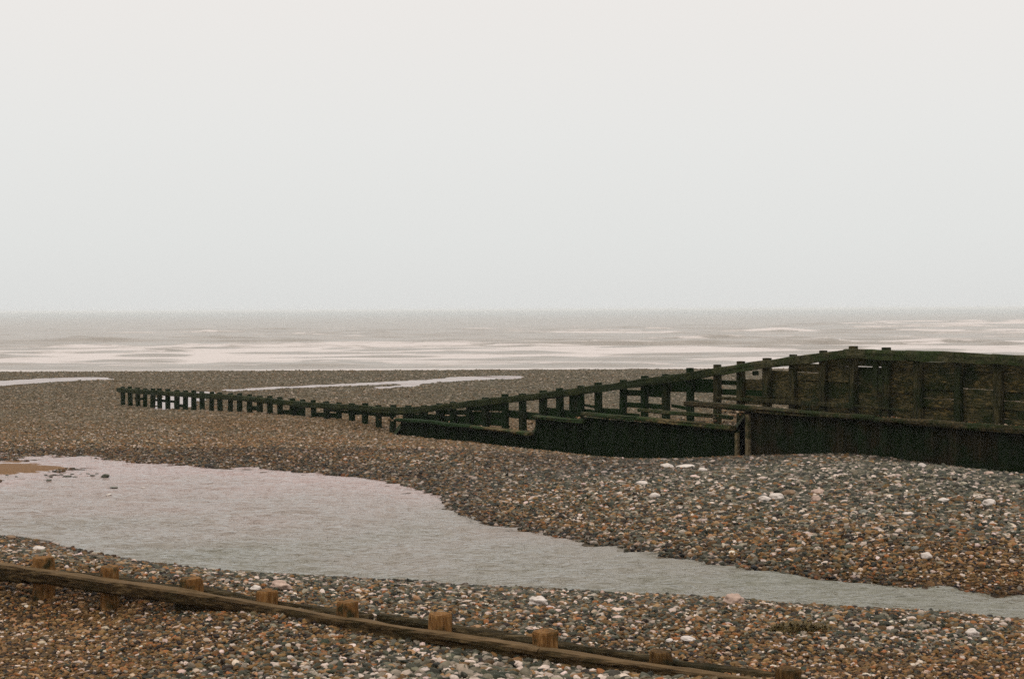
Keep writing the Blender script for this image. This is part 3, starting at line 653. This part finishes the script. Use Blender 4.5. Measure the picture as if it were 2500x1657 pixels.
sweep([fp[10], fp[11], fp[12], fp[13], fp[14]], [.11] * 5, .13, 'front_rail', M['nrail'], ng, jit=.010, p=5, seg=.12, k=4)
back = [(150,1389),(249,1397),(292,1406),(444,1429),(507,1435),(621,1454),(824,1486),(905,1495),(925,1493),(1000,1504),(1109,1525),(1230,1540),(1295,1553),(1365,1563),(1574,1594),(1690,1613),(1900,1641),(2050,1664)]
bp_ = [on_wall(x, y, -0.17, N0, NV) for x, y in back]
for a, b in ((0, 5), (5, 7), (8, 11), (11, 14), (14, 17)):
    sweep(bp_[a:b + 1], [.15] * (b - a + 1), .12, 'back_rail', M['nback'], ng, jit=.010, p=5, seg=.12, k=4)
def lowboard(pts, hh, off, wd=.07):
    P = [on_wall(x, y, off, N0, NV) - Vector((0, 0, hh / 2)) for x, y in pts]
    timber_obj('low_board', P, wd, hh, M['nback'], ng, jit=.012, p=4, seg=.09)
lowboard([(128,1457),(190,1474),(260,1486),(345,1494)], .13, -.04)
lowboard([(-120,1424),(0,1430),(90,1442)], .10, -.02)
lowboard([(430,1470),(500,1478),(560,1484)], .12, .10)
posts = [(106,1359,51,'npost'),(268,1382,42,'npost'),(467,1410,50,'npost'),(651,1440,52,'npost'),(850,1467,47,'npost'),(1074,1497,54,'npost'),(1330,1539,62,'npost'),(1614,1588,52,'npostd'),(1923,1630,54,'npostd')]
for px, py, wpx, mt in posts:
    q = on_wall(px, py, 0, N0, NV); wd = wpx * q.y / F
    b = Vector((q.x, q.y, -.25)); lean = random.uniform(-.02, .02)
    top = Vector((q.x, q.y, q.z))
    V, Fc = timber([b + Vector((lean, 0, 0)), top.lerp(b, .5), top - Vector((0, 0, .02)), top], wd * .93, .19, jit=.012, p=5, seg=.07, k=4)
    po = mesh_obj('post', V, Fc, M[mt], ng, smooth=False)
    tp = Vector((q.x - .05, q.y - .095, q.z - .40))

# ------------------------------------------------------------------ shingle stones (instances on points)
def pebble_mat():
    m, n, l, b = newmat('pebble_stone')
    a = n.new('ShaderNodeAttribute'); a.attribute_type = 'INSTANCER'; a.attribute_name = 'col'
    t = n.new('ShaderNodeTexCoord'); ns = n.new('ShaderNodeTexNoise'); ns.inputs['Scale'].default_value = 2.3; ns.inputs['Detail'].default_value = 3; l.new(t.outputs['Object'], ns.inputs['Vector'])
    r = ramp_node(n, [(.3, (.72, .72, .72)), (.7, (1.15, 1.15, 1.15))]); l.new(ns.outputs[0], r.inputs[0])
    mxx = n.new('ShaderNodeMixRGB'); mxx.blend_type = 'MULTIPLY'; mxx.inputs[0].default_value = 1; l.new(a.outputs['Color'], mxx.inputs[1]); l.new(r.outputs[0], mxx.inputs[2])
    l.new(mxx.outputs[0], b.inputs['Base Color']); b.inputs['Roughness'].default_value = 0.65; b.inputs['Specular IOR Level'].default_value = 0.15
    return m
M['pebble'] = pebble_mat()
def pebble_nodes():
    ng_ = bpy.data.node_groups.new('scatter_stones', 'GeometryNodeTree')
    ng_.interface.new_socket('Geometry', in_out='INPUT', socket_type='NodeSocketGeometry'); ng_.interface.new_socket('Geometry', in_out='OUTPUT', socket_type='NodeSocketGeometry')
    N = ng_.nodes; Lk = ng_.links; gi = N.new('NodeGroupInput'); go = N.new('NodeGroupOutput')
    join = N.new('GeometryNodeJoinGeometry')
    for i in range(6):
        ico = N.new('GeometryNodeMeshIcoSphere'); ico.inputs['Radius'].default_value = 1; ico.inputs['Subdivisions'].default_value = 3 if i < 2 else 2
        sp = N.new('GeometryNodeSetPosition'); nz = N.new('ShaderNodeTexNoise'); nz.noise_dimensions = '4D'; nz.inputs['Scale'].default_value = 0.75; nz.inputs['W'].default_value = i * 3.7; nz.inputs['Detail'].default_value = 1
        sub = N.new('ShaderNodeVectorMath'); sub.operation = 'SUBTRACT'; sub.inputs[1].default_value = (.5, .5, .5)
        scl = N.new('ShaderNodeVectorMath'); scl.operation = 'SCALE'; scl.inputs['Scale'].default_value = 1.5
        Lk.new(nz.outputs['Color'], sub.inputs[0]); Lk.new(sub.outputs[0], scl.inputs[0]); Lk.new(scl.outputs[0], sp.inputs['Offset'])
        Lk.new(ico.outputs['Mesh'], sp.inputs['Geometry'])
        ss = N.new('GeometryNodeSetShadeSmooth'); Lk.new(sp.outputs[0], ss.inputs['Geometry'])
        sm = N.new('GeometryNodeSetMaterial'); sm.inputs['Material'].default_value = M['pebble']; Lk.new(ss.outputs[0], sm.inputs['Geometry'])
        g2i = N.new('GeometryNodeGeometryToInstance'); Lk.new(sm.outputs[0], g2i.inputs[0]); Lk.new(g2i.outputs[0], join.inputs[0])
    iop = N.new('GeometryNodeInstanceOnPoints'); iop.inputs['Pick Instance'].default_value = True
    def att(nm, ty):
        a = N.new('GeometryNodeInputNamedAttribute'); a.data_type = ty; a.inputs['Name'].default_value = nm; return a
    Lk.new(gi.outputs[0], iop.inputs['Points']); Lk.new(join.outputs[0], iop.inputs['Instance'])
    a = att('variant', 'INT'); Lk.new(a.outputs['Attribute'], iop.inputs['Instance Index'])
    a = att('rot', 'FLOAT_VECTOR'); Lk.new(a.outputs['Attribute'], iop.inputs['Rotation'])
    a = att('scl', 'FLOAT_VECTOR'); Lk.new(a.outputs['Attribute'], iop.inputs['Scale'])
    Lk.new(iop.outputs[0], go.inputs[0]); return ng_
GNODES = pebble_nodes()
PAL_G = np.array([(.018,.018,.012),(.033,.034,.024),(.050,.050,.038),(.075,.071,.055),(.110,.098,.076),(.135,.118,.090),(.21,.178,.145),(.34,.285,.245),(.46,.39,.345),(.12,.070,.032),(.085,.062,.032)])
WG = np.array([.17,.20,.16,.12,.10,.08,.075,.05,.022,.02,.04])
PAL_B = np.array([(.024,.015,.006),(.062,.034,.012),(.108,.059,.021),(.152,.083,.030),(.200,.112,.046),(.25,.150,.078),(.21,.082,.026),(.33,.255,.195),(.43,.36,.31),(.030,.036,.026)])
WB = np.array([.17,.20,.19,.14,.09,.05,.055,.045,.02,.03])
def scatter(name, label, x, y, z, r, br, light=None, flat=(.45, .75), wet=None):
    m = len(x); me = bpy.data.meshes.new(name); me.vertices.add(m)
    me.vertices.foreach_set('co', np.stack([x, y, z], -1).astype(np.float32).ravel())
    isb = rng.random(m) < br
    cg = PAL_G[rng.choice(len(PAL_G), m, p=WG / WG.sum())]; cb = PAL_B[rng.choice(len(PAL_B), m, p=WB / WB.sum())]
    c = np.where(isb[:, None], cb, cg) * rng.uniform(.8, 1.2, (m, 1)) * rng.uniform(.94, 1.06, (m, 3))
    if light is not None:
        li = rng.random(m) < light; c = np.where(li[:, None], PAL_G[rng.choice([6, 7, 8, 5], m)] * rng.uniform(.75, 1.05, (m, 1)), c)
    fr = (.60 * sstep(26, 60, y))[:, None]; c = c * (1 - fr) + fr * (np.array([[.100, .083, .056]]) * (1 - br[:, None]) + np.array([[.140, .086, .040]]) * br[:, None])
    lum = np.clip(c.mean(1, keepdims=True) / .25, 0, 1)
    c = c * (np.array([[.88, .85, .70]]) * (1 - lum) + np.array([[1.12, 1.04, .98]]) * lum)
    if wet is not None: c = c * (1 - .38 * wet[:, None])
    c = np.clip(c, .008, .75)
    a = me.attributes.new('col', 'FLOAT_COLOR', 'POINT'); a.data.foreach_set('color', np.concatenate([c, np.ones((m, 1))], 1).astype(np.float32).ravel())
    sx = r * rng.uniform(.85, 1.45, m); sy = r * rng.uniform(.7, 1.05, m); sz = r * rng.uniform(flat[0], flat[1], m)
    a = me.attributes.new('scl', 'FLOAT_VECTOR', 'POINT'); a.data.foreach_set('vector', np.stack([sx, sy, sz], -1).astype(np.float32).ravel())
    rt = np.stack([rng.normal(0, .28, m), rng.normal(0, .28, m), rng.uniform(0, 6.28, m)], -1)
    a = me.attributes.new('rot', 'FLOAT_VECTOR', 'POINT'); a.data.foreach_set('vector', rt.astype(np.float32).ravel())
    a = me.attributes.new('variant', 'INT', 'POINT'); a.data.foreach_set('value', rng.integers(0, 6, m).astype(np.int32))
    o = bpy.data.objects.new(name, me); COL.objects.link(o); mod = o.modifiers.new('stones', 'NODES'); mod.node_group = GNODES
    tag(o, label, kind='stuff'); return o
def band(y0, y1, dens, rm, hw=.40, add=.8):
    area = hw * (y1 * y1 - y0 * y0) + 2 * add * (y1 - y0); m = int(area * dens)
    y = np.sqrt(rng.uniform(y0 * y0, y1 * y1, m)); x = rng.uniform(-1, 1, m) * (hw * y + add)
    return x, y
parts = []
for y0, y1, dens, rm in ((10.6, 14, 1050, .0205), (14, 18, 950, .0215), (18, 24, 720, .0245), (24, 32, 540, .0270), (32, 42, 360, .0275), (42, 56, 150, .033), (56, 75, 70, .036), (75, 100, 36, .040), (100, 129, 22, .046)):
    x, y = band(y0, y1, dens, rm); r = rm * np.clip(np.exp(rng.normal(0, .36, len(x))), .4, 2.1); parts.append((x, y, r))
x = np.concatenate([p[0] for p in parts]); y = np.concatenate([p[1] for p in parts]); r = np.concatenate([p[2] for p in parts])
z = tz(x, y)
inpool = in_poly(x, y, [(p.x, p.y) for p in FS] + [(p.x, p.y) for p in NS[::-1]])
keep = ~(inpool & (z < -.005)); keep &= ~in_poly(x, y, spit)
for P in puddles: keep &= ~in_poly(x, y, P)
# nothing inside the bank strip behind the piling
rel = np.stack([x - G0.x, y - G0.y], -1); sN = rel @ np.array([GN.x, GN.y]); sU = rel @ np.array([GU.x, GU.y])
s0 = (on_line(976, WOFF) - G0).dot(GU); keep &= ~((sN < WOFF - .0) & (sN > -2.5) & (sU > s0))
x, y, z, r = x[keep], y[keep], z[keep], r[keep]
br = brown(x, y)
# finer brown shingle, coarser grey stones; the pale coarse patch in the middle foreground
k = x / y
coarse = np.exp(-(((k - .0) / .13) ** 2)) * sstep(13.3, 12.3, y) + .35 * sstep(17, 20, y) * sstep(.05, .15, k) * sstep(36, 30, y)
r = r * (1.0 + .38 * coarse) * (1.12 - .36 * br)
light = .03 + .32 * coarse * (y < 14.5) + .04 * (y > 40) + 0.05 * (1 - br)
scatter('shingle_stones', 'grey, brown and pale rounded shingle stones covering the beach', x, y, z + r * .22, r, br, light, wet=sstep(.075, .02, z) * (y < 36) * (y > 12))
# stones on the held-back bank
m = 3600; pp = rng.uniform(985, 2600, m); oo = rng.uniform(-.8, WOFF - .1, m)
lx = np.empty(m); ly = np.empty(m)
b0 = on_line(985); b1 = on_line(2600); tt_ = rng.random(m)
lx = b0.x + (b1.x - b0.x) * tt_ + GN.x * oo; ly = b0.y + (b1.y - b0.y) * tt_ + GN.y * oo
sa = np.array([(on_line(p_) - G0).dot(GU) for p_ in pxs])
su = (lx - G0.x) * GU.x + (ly - G0.y) * GU.y
zz_ = np.interp(np.interp(su, sa, pxs), [b[0] for b in bx], [b[1] for b in bx])
kp = rng.random(m) < np.clip((su - (on_line(1500) - G0).dot(GU)) / 6, .12, 1); lx, ly, zz_ = lx[kp], ly[kp], zz_[kp]; m = len(lx)
scatter('bank_stones', 'rusty brown stones lying between the sheet piling and the posts', lx, ly, zz_, .026 * np.exp(rng.normal(0, .35, m)), np.full(m, .8))

# ------------------------------------------------------------------ single larger stones
def stone_mat(name, c, c2):
    m, n, l, b = newmat(name)
    t = n.new('ShaderNodeTexCoord'); ns = n.new('ShaderNodeTexNoise'); ns.inputs['Scale'].default_value = 9; ns.inputs['Detail'].default_value = 6; l.new(t.outputs['Object'], ns.inputs['Vector'])
    r_ = ramp_node(n, [(.3, c2), (.6, c)]); l.new(ns.outputs[0], r_.inputs[0]); l.new(r_.outputs[0], b.inputs['Base Color']); b.inputs['Roughness'].default_value = .8
    bp = n.new('ShaderNodeBump'); bp.inputs['Strength'].default_value = .5; bp.inputs['Distance'].default_value = .02; l.new(ns.outputs[0], bp.inputs['Height']); l.new(bp.outputs[0], b.inputs['Normal'])
    return m
SM = {'white': stone_mat('white_stone', (.52, .45, .40), (.38, .32, .27)), 'pink': stone_mat('pink_stone', (.40, .28, .22), (.24, .16, .12)), 'brown': stone_mat('brown_stone', (.17, .10, .05), (.08, .048, .024)),
      'grey': stone_mat('grey_stone', (.17, .16, .135), (.08, .08, .065)), 'dark': stone_mat('dark_stone', (.05, .05, .03), (.02, .024, .015))}
from mathutils import noise as mno
def hit(px, py):
    v = ray(px, py); t = np.linspace(9, 125, 3000); zr = CAMZ + v.z / v.y * t; xr = v.x / v.y * t
    g = tz(xr, t, True); g = np.where((g < 0) & (t < 36) , 0, g)
    kk = int(np.argmax(g >= zr)); return float(xr[kk]), float(t[kk]), float(g[kk])
def stone(px, py, wpx, hpx, kind, label, rough=.25, group=None, name='stone'):
    x_, y_, g_ = hit(px, py + hpx * .35); a = wpx / 2 * y_ / F * 1.08; hh = hpx / 2 * y_ / F * 1.05
    import bmesh
    bm = bmesh.new(); bmesh.ops.create_icosphere(bm, subdivisions=4, radius=1); sd_ = random.random() * 100
    for v in bm.verts:
        p = v.co.copy(); d = 1 + rough * mno.noise(p * 1.3 + Vector((sd_, 0, 0))) + rough * .35 * mno.noise(p * 3.4 + Vector((0, sd_, 0)))
        v.co = Vector((p.x * a * d, p.y * a * .75 * d, p.z * hh * d))
    me = bpy.data.meshes.new(name); bm.to_mesh(me); bm.free(); me.polygons.foreach_set('use_smooth', [True] * len(me.polygons)); me.materials.append(SM[kind])
    o = bpy.data.objects.new(name, me); o.location = (x_, y_, g_ + hh * .62 + .018 * (y_ < 45) * (g_ > .01)); o.rotation_euler = (random.uniform(-.1, .1), random.uniform(-.12, .12), random.uniform(-.3, .3)); COL.objects.link(o)
    tag(o, label, 'stone', group); return o
q = 1 / 2.366
GR = 'larger stones lying on the shingle'
for a in [(305,90,60,30,'white','white stone tight against the piling foot, left of a long flat one'),
          (405,92,95,22,'white','long flat white stone at the foot of the green piling'),
          (508,118,45,28,'white','rounded white stone just right of the long flat one below the piling'),
          (160,192,60,26,'white','pale flattened stone on the left shoulder of the shingle mound'),
          (233,265,52,30,'white','lone white oval stone on the left slope of the mound'),
          (865,283,66,30,'white','left of two white stones touching on the mound'),
          (938,272,76,42,'white','larger right one of two white stones touching on the mound'),
          (1008,250,75,34,'brown','brown stone behind and right of the touching white pair'),
          (1178,243,72,30,'pink','flat rust pink stone above another pink one on the mound'),
          (1165,285,50,36,'pink','pink stone in front of the flat rust pink one'),
          (1778,92,44,28,'white','small white stone on the crest against the tall rusty piling'),
          (2165,138,50,24,'pink','pinkish stone on the crest nearest the right edge by the piling'),
          (1897,293,54,24,'white','flat white stone on the right half of the mound'),
          (2167,308,66,42,'white','biggest white stone near the right edge of the mound'),
          (1800,615,56,38,'white','bright white stone alone low on the mound above the channel'),
          (1693,372,50,24,'white','whitish stone in the middle of the mound right of a similar one'),
          (1440,362,48,30,'grey','pale grey stone in the middle of the mound, left of a whiter one'),
          (1735,572,40,26,'grey','grey round stone just above the bright lone white one'),
          (690,865,96,62,'pink','pink jagged block on the near edge of the channel water'),
          (425,1097,80,28,'white','long white stone on the near bank above the buried rails'),
          (318,1108,36,22,'white','small white stone left of the long one on the near bank'),
          (2070,1065,62,44,'white','pale lumpy stone on the near bank at the right')]:
    stone(1500 + a[0] * q, 1100 + a[1] * q, a[2] * q * 1.05, a[3] * q * 1.1, a[4], a[5], rough=.5 if 'jagged' in a[5] or 'lumpy' in a[5] else .28, group=GR)
for a in [(1314,1472,40,26,'white','knobbly white chalk lump in the centre of the near bank',.7),(685,1433,46,22,'pink','big pale pink stone behind the near groyne post at the left centre',.45),(625,1440,24,13,'white','small white stone left of the big pale pink one',.3),
          (95,1342,26,12,'white','white flat stone between the channel and the leftmost post',.3),(27,1314,26,10,'brown','tan stone at the water edge at far left',.3),
          (257,1161,17,9,'dark','dark weedy stone standing in the water off the sand spit',.4),(266,1208,13,6,'white','small white stone poking out of the left water',.3),(350,1191,10,3,'white','tiny pale stone in the water right of the spit',.3),
          (119,1172,13,5,'dark','dark stone in the water below the sand spit tip',.3),(165,1162,20,4,'dark','flat dark stone just off the tip of the sand spit',.3),(278,1189,18,4,'grey','flat grey stone awash between two pale ones',.3),
          (1862,1212,12,7,'grey','tiny grey stone below the touching white pair',.3)]:
    stone(*a[:6], rough=a[6], group=GR)
# low stones awash round the tip of the spit
GW = 'small dark stones awash by the sand spit'
for i, (px, py, wp, hp, kd) in enumerate([(112,1159,9,3,'dark'),(124,1163,11,3,'dark'),(133,1158,8,2.4,'grey'),(150,1158,10,2.6,'dark'),(158,1154,8,2.2,'grey'),(176,1157,9,2.6,'dark'),(183,1163,12,2.6,'grey'),
        (197,1158,8,2.2,'dark'),(215,1156,10,2.2,'dark'),(226,1160,12,2.2,'dark'),(236,1156,9,2,'dark'),(40,1163,7,2.2,'dark'),(17,1160,8,2.4,'dark'),(246,1166,8,2,'grey')]):
    stone(px, py, wp, hp, kd, 'small low stone awash in the shallow water off the sand spit', rough=.3, group=GW)

# weed clump and driftwood
def weed():
    x_, y_, g_ = hit(1954, 1541); V = []; Fc = []
    for i in range(1100):
        a = random.uniform(0, 6.28); rr = math.sqrt(random.random()); c = Vector((math.cos(a) * rr * .32, math.sin(a) * rr * .16, .02 + (1 - rr * rr) * .045 * random.uniform(.5, 1.2)))
        d = Vector((random.uniform(-1, 1), random.uniform(-1, 1), random.uniform(-.08, .08))).normalized(); u = d.cross(Vector((0, 0, 1))).normalized() * random.uniform(.004, .008); L_ = random.uniform(.03, .08)
        prev = None; bend = random.uniform(-.02, .02)
        for k_ in range(4):
            t = k_ / 3; p = c + d * L_ * t + Vector((0, 0, bend * t * t * 2)) + u * math.sin(t * 5) * .6
            V += [p - u, p + u]
            if k_: b_ = len(V); Fc.append((b_ - 4, b_ - 3, b_ - 1, b_ - 2))
    m, n_, l, b = newmat('olive_weed'); b.inputs['Base Color'].default_value = (.090, .062, .022, 1); b.inputs['Specular IOR Level'].default_value = .1; b.inputs['Roughness'].default_value = .5
    o = mesh_obj('seaweed_clump', V, Fc, m); o.location = (x_, y_, g_)
    tag(o, 'olive brown seaweed clump lying on the near bank right of centre', 'seaweed')
weed()
x_, y_, g_ = hit(1247, 899.5)
V, Fc = timber([Vector((-.30, 0, .05)), Vector((-.1, .02, .16)), Vector((.12, .0, .13)), Vector((.32, .02, .16))], .16, .13, p=2.2, seg=.08, jit=.02)
o = mesh_obj('driftwood', V, Fc, M['post']); o.location = (x_, y_, g_); tag(o, 'dark lump of driftwood on the edge of the surf', 'driftwood')

# ------------------------------------------------------------------ haze
me = bpy.data.meshes.new('haze'); L_ = 16000
v = [(x, y, z) for x in (-L_, L_) for y in (-60, L_) for z in (-9.0, 4.6)]
me.from_pydata(v, [], [(0, 1, 3, 2), (4, 6, 7, 5), (0, 4, 5, 1), (2, 3, 7, 6), (0, 2, 6, 4), (1, 5, 7, 3)]); me.update()
hz = bpy.data.objects.new('haze', me); COL.objects.link(hz); tag(hz, 'thin pale sea mist over the whole beach and water', kind='stuff')
hm = bpy.data.materials.new('haze_air'); hm.use_nodes = True; hm.node_tree.nodes.clear()
ho = hm.node_tree.nodes.new('ShaderNodeOutputMaterial'); hv = hm.node_tree.nodes.new('ShaderNodeVolumePrincipled')
hv.inputs['Color'].default_value = (.88, .885, .88, 1); hv.inputs['Density'].default_value = 0.00025; hv.inputs['Anisotropy'].default_value = 0.2
hm.node_tree.links.new(hv.outputs[0], ho.inputs['Volume']); me.materials.append(hm)
